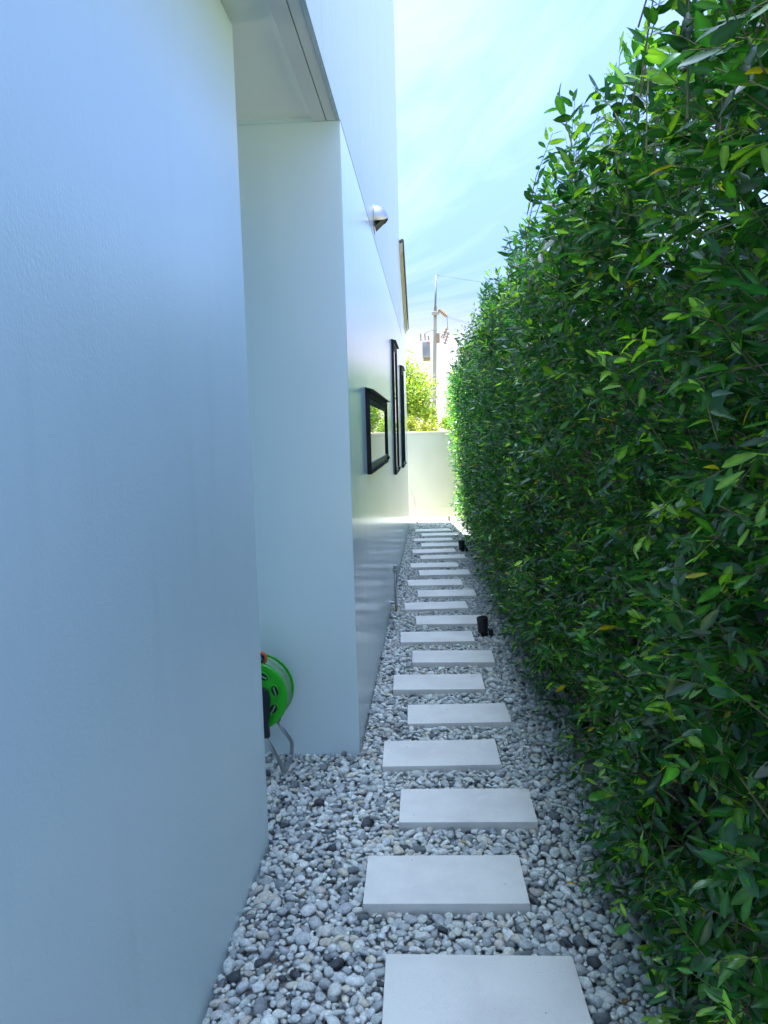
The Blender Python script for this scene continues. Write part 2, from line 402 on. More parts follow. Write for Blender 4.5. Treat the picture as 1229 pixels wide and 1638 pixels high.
# ------------------------------------------------------------------ stepping slabs
slabs = []
for i in range(20):
    cx = (.125 if i % 2 == 0 else .022) + (.018 if i % 2 == 0 else .006) * min(i, 8) / 8
    yb = 2.225 + .5525*i
    if i == 13: yb -= .02
    rot = [.9,.9,.4,1.4,1.4,1.4,.2,2.4,2.6,3.0,2.2,3.0,3.2,2.6,2.6,2.4,2.8,2.2,2.4,2.6][i]
    slabs.append((cx, yb-.15, R(rot), .590 + rng.uniform(-.004, .004), .302 + rng.uniform(-.004, .004), .05 + rng.uniform(-.004, .004)))
ordw = ['nearest', 'second', 'third', 'fourth', 'fifth', 'sixth', 'seventh', 'eighth', 'ninth', 'tenth', 'eleventh', 'twelfth', 'thirteenth',
        'fourteenth', 'fifteenth', 'sixteenth', 'seventeenth', 'third from last', 'second from last', 'farthest']
for i, (cx, cy, rz, w, d, zt) in enumerate(slabs):
    mb = MB().box(-w/2, w/2, -d/2, d/2, -.065, 0)
    o = mb.build('stepping_stone', M['concrete'], bevel=.0035, seg=2, auto=50)
    o.location = (cx, cy, zt); o.rotation_euler = (R(rng.uniform(-.7, .7)), R(rng.uniform(-.5, .5)), rz)
    if i == 0: lab = 'pale concrete stepping slab nearest the camera, cut off by the bottom of the photo'
    elif i < 17: lab = 'pale concrete stepping slab, %s from the camera end of the path' % ordw[i]
    elif i < 19: lab = 'pale concrete stepping slab, %s before the sunlit gravel' % ordw[i]
    else: lab = 'pale concrete stepping slab farthest from the camera, right before the sunlit gravel'
    tag(o, lab, 'stepping stone', 'concrete stepping slabs along the pebble path')
    if i < 9:
        pits = [(.17, -.09)] if i == 0 else [(rng.uniform(-.25, .25), rng.uniform(-.12, .12)) for _ in range(rng.integers(2, 6))]
        for (px, py) in pits:
            r0 = rng.uniform(.0016, .0034)
            pv = [(px+r0*math.cos(a)*rng.uniform(.7, 1.3), py+r0*math.sin(a)*rng.uniform(.7, 1.3), .0007) for a in np.linspace(0, 2*math.pi, 8)[:-1]]
            pm = bpy.data.meshes.new('air_hole'); pm.from_pydata(pv, [], [tuple(range(7))]); pm.materials.append(M['pit'])
            q = bpy.data.objects.new('air_hole', pm); col.objects.link(q); q.parent = o

# ------------------------------------------------------------------ pebbles
def ico(sub):
    bm = bmesh.new(); bmesh.ops.create_icosphere(bm, subdivisions=sub, radius=1)
    V = np.array([v.co[:] for v in bm.verts]); T = np.array([[v.index for v in f.verts] for f in bm.faces]); bm.free()
    return V, T
def octa():
    bm = bmesh.new(); bmesh.ops.create_icosphere(bm, subdivisions=1, radius=1)
    V = np.array([v.co[:] for v in bm.verts]); T = np.array([[v.index for v in f.verts] for f in bm.faces]); bm.free()
    return V, T
def lumps(V, seed, amp):
    r_ = np.random.default_rng(seed); out = np.ones(len(V))
    for _ in range(5):
        k = r_.normal(size=3) * 1.5; out += amp * r_.uniform(.5, 1) * np.sin(V @ k + r_.uniform(0, 6.28))
    s = V * out[:, None]
    # a few flattened facets
    for _ in range(3):
        nrm = r_.normal(size=3); nrm /= np.linalg.norm(nrm); h = r_.uniform(.62, .85)
        dd = s @ nrm; over = np.maximum(dd - h, 0); s = s - nrm[None, :] * (over * .75)[:, None]
    return s
HI = [(lumps(ico(3)[0], k, .075), ico(3)[1]) for k in range(10)]
MID = [(lumps(ico(2)[0], k, .075), ico(2)[1]) for k in range(10)]
LOW = [(lumps(octa()[0], k, .06), octa()[1]) for k in range(6)]
def in_slab(x, y, m):
    for (cx, cy, rz, w, d, zt) in slabs:
        if abs(y-cy) > .3: continue
        c, s = math.cos(-rz), math.sin(-rz); dx_, dy_ = x-cx, y-cy
        if abs(c*dx_-s*dy_) < w/2+m and abs(s*dx_+c*dy_) < d/2+m: return True
    return False
def allowed(x, y, r_):
    if y > Y_WALL - .8*r_ - .006: return False
    if y < Y_NICHE: lo = XF
    elif y < Y_CORNER: lo = -1.5
    elif y < Y_END: lo = XW
    else: lo = -1.6
    if y < Y_NICHE+.02 and x < XF + .8*r_: return False
    if Y_CORNER-.8*r_ < y < Y_END and x < XW + .8*r_ and y > Y_CORNER-.8*r_: return False
    if x < lo + (.6*r_): return False
    if in_slab(x, y, .72*r_): return False
    return x < .80 + .1*math.sin(y*3)
def scatter(y0, y1, x0, x1, passes, over):
    cell = .03; grid = {}; out = []
    for (rad, n) in passes:
        xs = rng.uniform(x0, x1, n); ys = rng.uniform(y0, y1, n); rs = rng.uniform(rad*.86, rad*1.14, n)
        for x, y, r_ in zip(xs.tolist(), ys.tolist(), rs.tolist()):
            gi, gj = int(x//cell), int(y//cell); ok = True
            for i in (gi-1, gi, gi+1):
                for j in (gj-1, gj, gj+1):
                    for (a, b, c) in grid.get((i, j), ()):
                        if (a-x)**2+(b-y)**2 < (over*(c+r_))**2: ok = False; break
                    if not ok: break
                if not ok: break
            if ok and allowed(x, y, r_):
                grid.setdefault((gi, gj), []).append((x, y, r_)); out.append((x, y, r_))
    return out
def mk_passes(area, k):
    return [(.0225, int(170*area*k)), (.017, int(900*area*k)), (.0135, int(2800*area*k)), (.0105, int(5000*area*k)), (.0075, int(5200*area*k))]
top, low = [], []
for (y0, y1, x0, x1, k) in [(.5, 4.2, -1.3, .85, 1.0), (4.2, 8.0, -.42, .85, .9), (8.0, 14.8, -.9, .85, .55)]:
    A = (y1-y0)*(x1-x0)
    top += [(x, y, r_, 0) for (x, y, r_) in scatter(y0, y1, x0, x1, mk_passes(A, k), .80)]
    low += [(x, y, r_, 1) for (x, y, r_) in scatter(y0, y1, x0, x1, mk_passes(A, k*.35)[:4], .86)]
PC = np.array([(.60,.60,.59),(.50,.515,.525),(.43,.445,.46),(.54,.53,.50),(.34,.355,.375),(.26,.275,.295),(.56,.50,.42),(.14,.15,.165),(.055,.06,.07),(.48,.42,.39),(.62,.63,.63),(.20,.23,.24)])
PC = np.where(PC > .3, PC**.82, PC*1.15)
PW = np.array([.17,.15,.14,.10,.11,.065,.04,.04,.014,.045,.06,.025]); PW = PW/PW.sum()
def rotm(a, b, c):
    return np.array((Matrix.Rotation(a, 3, 'Z') @ Matrix.Rotation(b, 3, 'X') @ Matrix.Rotation(c, 3, 'Y')))
peb = []
for (x, y, r_, lay) in top + low:
    el = rng.uniform(1.12, 1.5); wd = rng.uniform(.82, 1.05); th = rng.uniform(.50, .80)
    tilt = rng.normal(0, .30) if lay == 0 else rng.normal(0, .2); tilt2 = rng.normal(0, .26)
    if lay == 0 and rng.random() < .10: tilt += rng.choice([-1, 1]) * .6
    S = np.array([r_*el, r_*wd, r_*th])
    rz = rng.uniform(0, 6.283)
    if x < XF + .03 or (y > Y_CORNER and x < XW + .03): rz = 1.57 + rng.normal(0, .3)
    Rm = rotm(rz, tilt, tilt2)
    z = (.012 + rng.uniform(-.004, .008) + .2*r_) if lay == 0 else (-.010 + rng.uniform(-.003, .003))
    c = PC[rng.choice(len(PC), p=PW)] * rng.uniform(.88, 1.12) * np.array([.97, 1.02, .96]) * np.array([1, rng.uniform(.985, 1.015), rng.uniform(.97, 1.03)])
    peb.append((x, y, z, S, Rm, c, lay, r_))
vis = [p for p in peb if p[6] == 0 and p[1] > 1.72 and -.72 < p[0] < .62 and p[1] < 3.3]
# size in the picture ~ radius / distance
vis.sort(key=lambda p: -p[7] / math.sqrt(p[0]**2 + p[1]**2 + 2.8))
single = set(id(p) for p in vis[:300])
Vs, Ts, Cs, off = [], [], [], 0
for p in peb:
    x, y, z, S, Rm, c, lay, r_ = p
    if id(p) in single:
        V, T = HI[rng.integers(10)]
    elif lay == 0 and y < 5.0: V, T = MID[rng.integers(10)]
    elif lay == 0 and y < 6.0: V, T = MID[rng.integers(10)]
    else: V, T = LOW[rng.integers(6)]
    W = (V*S) @ Rm.T + np.array([x, y, z])
    if id(p) in single:
        me = np_mesh('pebble', W - np.array([x, y, z]), T, M['pebble'], np.repeat(c[None, :], len(W), 0))
        o = bpy.data.objects.new('pebble', me); col.objects.link(o); o.location = (x, y, z); o.parent = gp
    else:
        Vs.append(W); Ts.append(T+off); Cs.append(np.repeat(c[None, :], len(W), 0)); off += len(W)
o = bpy.data.objects.new('pebble_layer', np_mesh('pebble_layer', np.concatenate(Vs), np.concatenate(Ts), M['pebble'], np.concatenate(Cs)))
col.objects.link(o); o.parent = gp; o['kind'] = 'stuff'
print('pebbles', len(top), len(low), 'tris', sum(len(t) for t in Ts))

# ================================================================== HEDGE
hedge = empty('hedge', (.8, 7, 0), 'tall dense dark green clipped hedge along the right of the path', 'hedge')
H_Y0, H_Y1 = .55, 14.65
def htop(y):
    return np.interp(y, [0, 1.5, 3, 5, 8, 12, 15], [2.72, 2.70, 2.64, 2.77, 2.86, 2.70, 2.55])
def hface(y, z):
    base = np.interp(y, [0, 3.0, 4.0, 6, 10, 15], [.61, .62, .59, .55, .52, .53])
    mid = np.interp(y, [0, 2, 4, 8, 12, 15], [.56, .57, .56, .50, .44, .42])
    tp = np.interp(y, [0, 2, 4, 8, 12, 15], [.42, .43, .45, .42, .36, .30])
    t = z / htop(y)
    x = np.where(t < .55, base + (mid-base)*np.clip(t/.55, 0, 1), mid + (tp-mid)*np.clip((t-.55)/.35, 0, 1))
    x = x + .42*np.clip((t-.90)/.10, 0, 1)**2
    wob = .045*np.sin(y*2.1+z*1.7)+.035*np.sin(y*4.3-z*3.1+1)+.03*np.sin(y*7.9+z*6.1+2)
    pit = .34*np.clip(np.sin(y*3.3+z*2.3)*np.sin(z*4.3-y*1.7+1.1)-.35, 0, 1) + .22*np.clip(np.sin(y*6.1-z*3.3+.7)*np.sin(z*7.3+y*2.9)-.45, 0, 1)
    return x + wob + pit*np.clip((2.3-z)*2, 0, 1)
def leaf_template(rows, fold=.22, droop=.18, var=0):
    """length along +Y from 0 to 1, half width .5 (scaled), normal +Z"""
    ts = {1: [.45], 2: [.28, .68], 3: [[.2, .48, .78], [.26, .58, .84], [.16, .40, .72]][var]}[rows]
    wf = {1: [1.], 2: [.92, .78], 3: [[.74, 1., .60], [.66, 1., .72], [.80, .95, .52]][var]}[rows]
    V = [(0, 0, 0)]; T = []
    for t, w_ in zip(ts, wf):
        zc = -droop*t*t
        V += [(-.5*w_, t, zc+fold*.5*w_), (0, t, zc), (.5*w_, t, zc+fold*.5*w_)]
    V.append((0, 1, -droop)); e = len(V)-1
    T += [(0, 2, 1), (0, 3, 2)]
    for i in range(rows-1):
        a = 1+3*i; b = a+3
        T += [(a, a+1, b+1), (a, b+1, b), (a+1, a+2, b+2), (a+1, b+2, b+1)]
    a = 1+3*(rows-1)
    T += [(a, a+1, e), (a+1, a+2, e)]
    return np.array(V, float), np.array(T)
def rib(V): return np.where(np.abs(V[:, 0]) < .01, 1.45, .88)
def unit(v): return v / np.maximum(np.linalg.norm(v, axis=-1, keepdims=True), 1e-9)
def leaves_geo(P, D, N, L, Wd, tmpl):
    """arrays of leaves -> V, T"""
    V, T = tmpl
    D = unit(D); N = unit(N - D*(N*D).sum(-1, keepdims=True)); S = np.cross(D, N)
    W = (P[:, None, :] + S[:, None, :]*(V[None, :, 0:1]*Wd[:, None, None]) + D[:, None, :]*(V[None, :, 1:2]*L[:, None, None])
         + N[:, None, :]*(V[None, :, 2:3]*Wd[:, None, None]))
    n, k = len(P), len(V)
    TT = T[None, :, :] + (np.arange(n)*k)[:, None, None]
    return W.reshape(-1, 3), TT.reshape(-1, 3)
def leaf_colors(n, young):
    c = np.array([.022, .092, .026])[None, :] * rng.uniform(.7, 1.35, (n, 1)) * np.stack([rng.uniform(.8, 1.3, n), np.ones(n), rng.uniform(.7, 1.3, n)], 1)
    u_ = rng.random(n)
    m1 = u_ < .30; c[m1] = np.array([.062, .195, .030]) * rng.uniform(.8, 1.25, (m1.sum(), 1))
    m2 = u_ < young; c[m2] = np.array([.22, .38, .04]) * rng.uniform(.75, 1.25, (m2.sum(), 1))
    m3 = u_ < .005; c[m3] = np.array([.50, .37, .03]) * rng.uniform(.8, 1.2, (m3.sum(), 1))
    return c

# twigs: tips scattered over face and top
def gen_twigs(y0, y1, dens):
    n = int((y1-y0)*2.75*dens)
    ty = rng.uniform(y0, y1, n); tz = rng.uniform(.02, 1.0, n)**.95 * htop(ty) * rng.uniform(.97, 1.02, n)
    depth = np.abs(rng.normal(0, .10, n)) + rng.uniform(-.07, .02, n)
    tx = hface(ty, tz) + depth
    # top shoots
    k = int((y1-y0)*dens*.55)
    sy = rng.uniform(y0, y1, k); sx = rng.uniform(0, 1, k)
    sz = htop(sy) + rng.uniform(-.10, .06, k); sx = hface(sy, sz*.90) + sx*.55
    TY = np.concatenate([ty, sy]); TZ = np.concatenate([tz, sz]); TX = np.concatenate([tx, sx])
    isup = np.concatenate([np.zeros(n), np.ones(k)])
    n = len(TY)
    d = np.stack([-rng.uniform(.35, 1.0, n)*(1-isup) - .25*isup*rng.uniform(-.6, 1, n), rng.normal(-.12, .55, n), rng.normal(.30, .38, n) + .75*isup], 1)
    low_ = TZ < .5; d[low_, 2] = rng.normal(-.05, .35, low_.sum())
    d = unit(d)
    ln = rng.uniform(.16, .36, n)
    return np.stack([TX, TY, TZ], 1), d, ln
def twig_leaves(tips, d, ln, spacing, Lm):
    P, D, N, L, A, I = [], [], [], [], [], []
    starts = tips - d*ln[:, None]
    kmax = int(.30/spacing)
    for j in range(kmax):
        s_ = j*spacing
        ok = (s_ < ln*.80)
        idx = np.nonzero(ok)[0]
        if len(idx) == 0: break
        n = len(idx)
        t = 1 - s_/ln[idx]
        sag = -.06*(t**2)[:, None]*np.array([0, 0, 1.])*ln[idx][:, None]*2
        p = starts[idx] + d[idx]*(ln[idx]*t)[:, None] + sag
        dd = d[idx]
        side = unit(np.cross(dd, np.array([0, 0, 1.])[None, :]) + 1e-6)
        ang = rng.uniform(.5, 1.15, n) * np.where((np.arange(n) + j) % 2 == 0, 1, -1)
        upv = np.cross(side, dd)
        roll = rng.normal(0, .7, n)
        side2 = side*np.cos(roll)[:, None] + upv*np.sin(roll)[:, None]
        if j == 0: ang = ang*.3
        ld = dd*np.cos(ang)[:, None] + side2*np.sin(ang)[:, None] + np.array([0, 0, -.28])[None, :]*rng.uniform(.2, 1.6, (n, 1))
        nn = np.stack([rng.normal(-.25, .45, n), rng.normal(-.05, .45, n), rng.uniform(.35, 1, n)], 1)
        P.append(p); D.append(ld); N.append(nn)
        L.append(Lm*rng.uniform(.62, 1.2, n)*np.where(j < 2, .78, 1)); A.append(np.full(n, j)); I.append(idx)
    return [np.concatenate(q) for q in (P, D, N, L, A, I)]
def twig_mesh(tips, d, ln, r0):
    n = len(tips); starts = tips - d*ln[:, None]*1.15
    a = unit(np.cross(d, np.array([.3, .2, 1.])[None, :])); b = np.cross(d, a)
    V = []
    for i, t in enumerate((0, .45, .8, 1.0)):
        c = starts + (tips-starts)*t; c = c + np.array([0, 0, 1.])*(-.12*t**2*ln)[:, None] + a*(.03*math.sin(3*t+1)*ln)[:, None]
        rr = r0*(1-.72*t)
        for k in range(3):
            an = 2*math.pi*k/3; V.append(c + (a*math.cos(an)+b*math.sin(an))*rr)
    V = np.stack(V, 1)
    T = []
    for i in range(3):
        for k in range(3):
            q, w_, e, f_ = i*3+k, i*3+(k+1) % 3, (i+1)*3+(k+1) % 3, (i+1)*3+k
            T += [(q, w_, e), (q, e, f_)]
    T = np.array(T)[None, :, :] + (np.arange(n)*12)[:, None, None]
    return V.reshape(-1, 3), T.reshape(-1, 3)

Vs, Ts, Cs, off = [], [], [], 0
TVs, TTs, toff = [], [], 0
singles = []
for (y0, y1, dens, spacing, Lm, rows, filler) in [(.55, 3.4, 205, .020, .060, 3, 1150), (3.4, 6.2, 155, .023, .062, 2, 900), (6.2, 14.65, 110, .030, .072, 1, 750)]:
    tips, d, ln = gen_twigs(y0, y1, dens)
    P, D, N, L, A, I = twig_leaves(tips, d, ln, spacing, Lm)
    vig = rng.random(len(tips)) < .09 + .20*(tips[:, 1] < 2.4)*(tips[:, 2] > 1.3) + .14*(tips[:, 2] > 2.2)                      # vigorous fresh shoots
    young = np.where(vig[I], np.where(A < 4, .75, .3), np.where(A < 2, .14, .04))
    tone = np.exp(rng.normal(0, .22, len(tips)))[I]
    # filler leaves deeper in the crown
    nf = int((y1-y0)*2.7*filler)
    fy = rng.uniform(y0, y1, nf); fz = rng.uniform(.02, .99, nf)**.85*htop(fy)
    fx = hface(fy, fz) + rng.uniform(.05, .58, nf)
    P = np.concatenate([P, np.stack([fx, fy, fz], 1)]); D = np.concatenate([D, rng.normal(0, 1, (nf, 3)) + np.array([-.5, 0, -.2])])
    N = np.concatenate([N, rng.normal(0, .6, (nf, 3)) + np.array([-.3, 0, .7])]); L = np.concatenate([L, Lm*rng.uniform(.7, 1.2, nf)])
    young = np.concatenate([young, np.zeros(nf)])
    C = np.array([1.12, 1.24, 1.05])*leaf_colors(len(P), young)*np.concatenate([tone, np.full(nf, .9)])[:, None]
    keep = (P[:, 0] > .12) & (P[:, 2] > .015)
    P, D, N, L, C = P[keep], D[keep], N[keep], L[keep], C[keep]
    Wd = L*rng.uniform(.30, .43, len(L))
    tm = leaf_template(rows)
    if rows == 3:
        # the leaves that show largest become single parts
        dist = np.sqrt(P[:, 0]**2 + P[:, 1]**2 + (P[:, 2]-CAM_Z)**2)
        inview = (P[:, 0]/P[:, 1] < .47) & (np.abs(P[:, 2]-CAM_Z)/P[:, 1] < .8) & (P[:, 0] < hface(P[:, 1], P[:, 2]) + .06)
        score = np.where(inview, L/dist, 0)
        order = np.argsort(-score)[:300]
        sel = np.zeros(len(P), bool); sel[order] = True
        hs_ = [leaf_template(3, .10, .10), leaf_template(3, .30, .42, 1), leaf_template(3, .45, .70, 2), leaf_template(3, .22, -.30, 1)]
        for i in order:
            tmh = hs_[int(rng.integers(4))]
            V, T = leaves_geo(P[i:i+1]*0, D[i:i+1], N[i:i+1], L[i:i+1], Wd[i:i+1], tmh)
            me = np_mesh('leaf', V, T, M['leaf'], np.repeat(C[i:i+1], len(V), 0)*rib(tmh[0])[:, None])
            lo = bpy.data.objects.new('leaf', me); col.objects.link(lo); lo.parent = hedge; lo.matrix_parent_inverse = Matrix.Translation((-.8, -7, 0))
            lo.location = P[i]
        P, D, N, L, C, Wd = P[~sel], D[~sel], N[~sel], L[~sel], C[~sel], Wd[~sel]
    sets = [tm] if rows == 1 else [leaf_template(rows, .10, .10), leaf_template(rows, .30, .42, 1 if rows == 3 else 0), leaf_template(rows, .45, .70, 2 if rows == 3 else 0), leaf_template(rows, .22, -.30, 1 if rows == 3 else 0)]
    which = rng.integers(0, len(sets), len(P))
    for q, tq in enumerate(sets):
        m_ = which == q
        V, T = leaves_geo(P[m_], D[m_], N[m_], L[m_], Wd[m_], tq)
        Vs.append(V); Ts.append(T+off); Cs.append((np.repeat(C[m_], len(tq[0]), 0)*np.tile(rib(tq[0]), m_.sum())[:, None])); off += len(V)
    if y0 < 8:
        if y0 > 6: q = tips[:, 1] < 9; tips, d, ln = tips[q], d[q], ln[q]
        V, T = twig_mesh(tips, d, ln, .0027); TVs.append(V); TTs.append(T+toff); toff += len(V)
print('leaf tris', sum(len(t) for t in Ts), 'twig tris', sum(len(t) for t in TTs))
o = link('foliage', np_mesh('foliage', np.concatenate(Vs), np.concatenate(Ts), M['leaf'], np.concatenate(Cs)), hedge); o['kind'] = 'stuff'
o = link('twigs', np_mesh('twigs', np.concatenate(TVs), np.concatenate(TTs), M['twig']), hedge); o['kind'] = 'stuff'
# trunks and woody branches
y = .7
while y < 14.4:
    x0 = .88 + random.uniform(-.06, .06)
    p = [Vector((x0, y, -.05))]
    for k in range(1, 7): p.append(p[-1] + Vector((random.uniform(-.05, .05), random.uniform(-.06, .06), .37)))
    MB().tube(p, [.024, .021, .019, .016, .013, .010, .006], 7).build('trunk', M['bark'], hedge, smooth=True)
    if y < 5.5:
        for k in range(7):
            s_ = p[random.randint(1, 5)]
            e = Vector((float(hface(y, s_.z)) + random.uniform(.0, .12), y + random.uniform(-.55, .45), min(float(htop(y)) - .22, max(.1, s_.z + random.uniform(-.15, .45)))))
            m_ = (s_+e)/2 + Vector((0, random.uniform(-.06, .06), random.uniform(-.08, .08)))
            m2 = (m_+e)/2 + Vector((0, random.uniform(-.05, .05), random.uniform(-.05, .05)))
            MB().tube([s_, m_, m2, e], [.008, .006, .0045, .002], 5).build('branch', M['bark'], hedge, smooth=True)
    y += random.uniform(.38, .52)

# fallen leaves on the pebbles
for k, (fx, fy, lab) in enumerate([(.50, 2.62, 'dry yellow fallen leaf on pebbles right of the second slab'), (.545, 2.06, 'dry brown fallen leaf on pebbles right of the nearest slab'),
        (-.27, 4.62, 'yellow fallen leaf on pebbles left of the fifth slab'), (.12, 2.88, 'tan fallen leaf on pebbles behind the second slab'),
        (.50, 4.05, 'brown fallen leaf near the hedge foot beside the fourth slab')]):
    ang = rng.uniform(0, 6.28); Lf = rng.uniform(.032, .045)
    tq = leaf_template(3, .45, -.16, k % 3)
    V, T = leaves_geo(np.zeros((1, 3)), np.array([[math.cos(ang), math.sin(ang), .12]]), np.array([[rng.normal(0, .2), rng.normal(0, .2), 1.]]), np.array([Lf]), np.array([Lf*.42]), tq)
    c = np.array([[(.42, .32, .06), (.20, .13, .06), (.45, .36, .07), (.30, .22, .10), (.22, .14, .07)][k]])
    me = np_mesh('fallen_leaf', V, T, M['leaf'], np.repeat(c, len(V), 0)*rib(tq[0])[:, None])
    o = bpy.data.objects.new('fallen_leaf', me); col.objects.link(o); o.location = (fx, fy, .042)
    tag(o, lab, 'fallen leaf', 'fallen hedge leaves scattered on the path')

# ================================================================== THINGS
# ---- garden spotlights
def spotlight(x, y, lean, label):
    e = empty('garden_spotlight', (x, y, .02), label, 'spotlight', 'black garden spotlights beside the hedge')
    ax = Vector((lean[0], lean[1], 1)).normalized(); o_ = Vector((x, y, .045))
    MB().lathe([(.0, 0), (.034, .0), (.043, .012), (.044, .10), (.046, .102), (.046, .128), (.042, .13), (.041, .118), (.0, .116)], o_, ax, 24).build('lamp_body', M['black_plastic'], e, auto=35)
    MB().lathe([(.0, .1165), (.0405, .1165), (.0405, .1185), (.0, .1185)], o_, ax, 24).build('lens', M['glass'], e, auto=35)
    sx = x + .058
    MB().box(sx-.012, sx+.022, y-.026, y+.026, -.01, .075).build('mount_box', M['black_plastic'], e, bevel=.006)
    MB().tube([(x+.03, y-.028, .085), (x+.05, y-.028, .07), (sx+.005, y-.028, .03)], .006, 8).build('bracket_arm', M['black_plastic'], e, smooth=True)
    MB().lathe([(.012, 0), (.012, .012), (.0, .012)], (x+.038, y-.03, .08), (0, -1, 0), 14).build('knob', M['black_plastic'], e, auto=35)
    MB().lathe([(.0, -.06), (.006, -.04), (.03, .0), (.03, .02), (.0, .02)], (x+.01, y, .022), (0, 0, 1), 14).build('ground_spike', M['black_plastic'], e, auto=35)
    MB().tube([(sx+.02, y, .03), (sx+.07, y-.02, .028), (sx+.12, y+.03, .03), (sx+.2, y+.02, .02)], .005, 6).build('cable', M['black_plastic'], e, smooth=True)
spotlight(.408, 6.06, (-.05, .02), 'black garden spotlight beside the hedge, nearest to the camera')
spotlight(.425, 10.4, (-.06, .03), 'black garden spotlight beside the hedge, second from the camera')
st = empty('garden_stake', (.335, 13.95, 0), 'small beige stub standing on the sunlit gravel by the far wall', 'stake')
MB().box(.315, .357, 13.93, 13.97, -.05, .11).build('post', M['board'], st, bevel=.004)
MB().box(.308, .364, 13.923, 13.977, .111, .125).build('cap', M['board'], st, bevel=.004)

# ---- standpipe on the house wall
py_ = 6.95; px_ = -.345
sp = empty('standpipe_tap', (px_, py_, 0), 'thin grey metal standpipe tap rising from pebbles against house wall', 'tap')
MB().tube([(px_, py_,   .105), (px_, py_, .40)], .0135, 14).build('riser', M['steel'], sp, smooth=True)
MB().lathe([(.0, 0), (.023, 0), (.025, .008), (.023, .022), (.0165, .026), (.0165, .04), (.020, .043), (.021, .056), (.016, .063), (.0, .065)], (px_, py_, .395), (0, 0, 1), 18).build('cap', M['steel'], sp, auto=40)
MB().lathe([(.0, 0), (.017, 0), (.017, .04), (.0, .04)], (px_, py_, .078), (0, 0, 1), 16).build('elbow', M['steel'], sp, auto=40)
MB().tube([(XW-.002, py_, .10), (px_-.012, py_, .10)], .014, 12).build('wall_pipe', M['steel'], sp, smooth=True)
MB().lathe([(.024, 0), (.024, .005), (.014, .012), (.0, .012)], (XW+.001, py_, .10), (1, 0, 0), 18).build('wall_flange', M['steel'], sp, auto=40)
MB().tube([(px_, py_, .08), (px_, py_, -.01)], .013, 12).build('foot_pipe', M['brass'], sp, smooth=True)

# ---- hose reel in the recess
hr = empty('hose_reel', (-.86, 3.56, .02), 'bright green garden hose reel on tubular stand half hidden behind wall', 'hose reel')
C0 = Vector((-.880, 3.47, .445)); AX = Vector((.05, 1, 0)).normalized()
RR = .172
def disc(o_, name, face):
    prof = [(.0, 0), (.05, 0), (.052, -.006*face), (.118, -.004*face), (.140, .004*face), (.158, -.002*face), (RR-.004, -.002*face), (RR, .003*face), (RR, .012*face), (.15, .014*face), (.0, .014*face)]
    return MB().lathe(prof, o_, AX, 56).build(name, M['green_plastic'], hr, auto=50)
d1 = disc(C0, 'flange', 1); d2 = disc(C0 + AX*.150, 'flange', -1); d2.scale = (1, 1, 1)
MB().lathe([(.07, .012), (.07, .145)], C0, AX, 32).build('drum', M['green_plastic'], hr, smooth=True)
uX = AX.cross(Vector((0, 0, 1))).normalized() * -1
uX = Vector((1, -.05, 0)).normalized()
for k in range(8):
    an = 2*math.pi*(k+.35)/8
    c = C0 + (uX*math.cos(an) + Vector((0, 0, 1))*math.sin(an))*.118 - AX*.006
    tdir = (-uX*math.sin(an) + Vector((0, 0, 1))*math.cos(an)); rdir = (uX*math.cos(an) + Vector((0, 0, 1))*math.sin(an))
    ring = [c + tdir*(.030*math.cos(a)) + rdir*(.020*math.sin(a)) for a in np.linspace(0, 2*math.pi, 25)[:-1]]
    MB().tube(ring, .0042, 6, closed=True).build('slot_rim', M['green_plastic'], d1, smooth=True)
    el = [c + tdir*(.026*math.cos(a)) + rdir*(.0165*math.sin(a)) - AX*.0008 for a in np.linspace(0, 2*math.pi, 25)[:-1]]
    MB().add(el, [tuple(range(24))]).build('slot', M['black_plastic'], d1)
    b_ = MB(); b_.tube([c - tdir*.021 - AX*.003, c + tdir*.021 - AX*.003], .0038, 6); b_.build('slot_bar', M['hose'], d1)
hs = MB()
for lay, (rad, n_) in enumerate([(.122, 6), (.140, 6), (.158, 6)]):
    pts = []
    turns = n_
    for i in range(turns*40):
        t = i/(turns*40); an = 2*math.pi*turns*t
        h = .022 + (.112)*(t if lay % 2 == 0 else 1-t) + .0
        rr = rad + .003*math.sin(an*1.7+lay)
        pts.append(C0 + AX*h + (uX*math.cos(an) + Vector((0, 0, 1))*math.sin(an))*rr)
    hs.tube(pts, .0100, 8)
hs.build('hose', M['hose'], hr, smooth=True)
# dark bracket on the near side
br = []
for (s_, z_) in [(-.092, .0), (-.085, .035), (-.055, .058), (0, .066), (.05, .062), (.084, .038), (.094, 0), (.090, -.05), (.082, -.12), (.086, -.19), (.040, -.20), (-.04, -.20), (-.076, -.19), (-.07, -.12)]:
    br.append(C0 + uX*s_ + Vector((0, 0, z_)))
vsb = [p - AX*.034 for p in br] + [p - AX*.012 for p in br]; nb = len(br)
MB().add(vsb, [tuple(range(nb)), tuple(range(2*nb-1, nb-1, -1))] + [(i, i+nb, (i+1) % nb+nb, (i+1) % nb) for i in range(nb)]).build('front_bracket', M['navy_plastic'], hr, bevel=.004)
MB().add([p + AX*.205 for p in vsb], [tuple(range(nb)), tuple(range(2*nb-1, nb-1, -1))] + [(i, i+nb, (i+1) % nb+nb, (i+1) % nb) for i in range(nb)]).build('rear_bracket', M['navy_plastic'], hr, bevel=.004)
MB().lathe([(.0, -.05), (.035, -.05), (.04, -.034), (.0, -.034)], C0, AX, 24).build('hub', M['navy_plastic'], hr, auto=40)
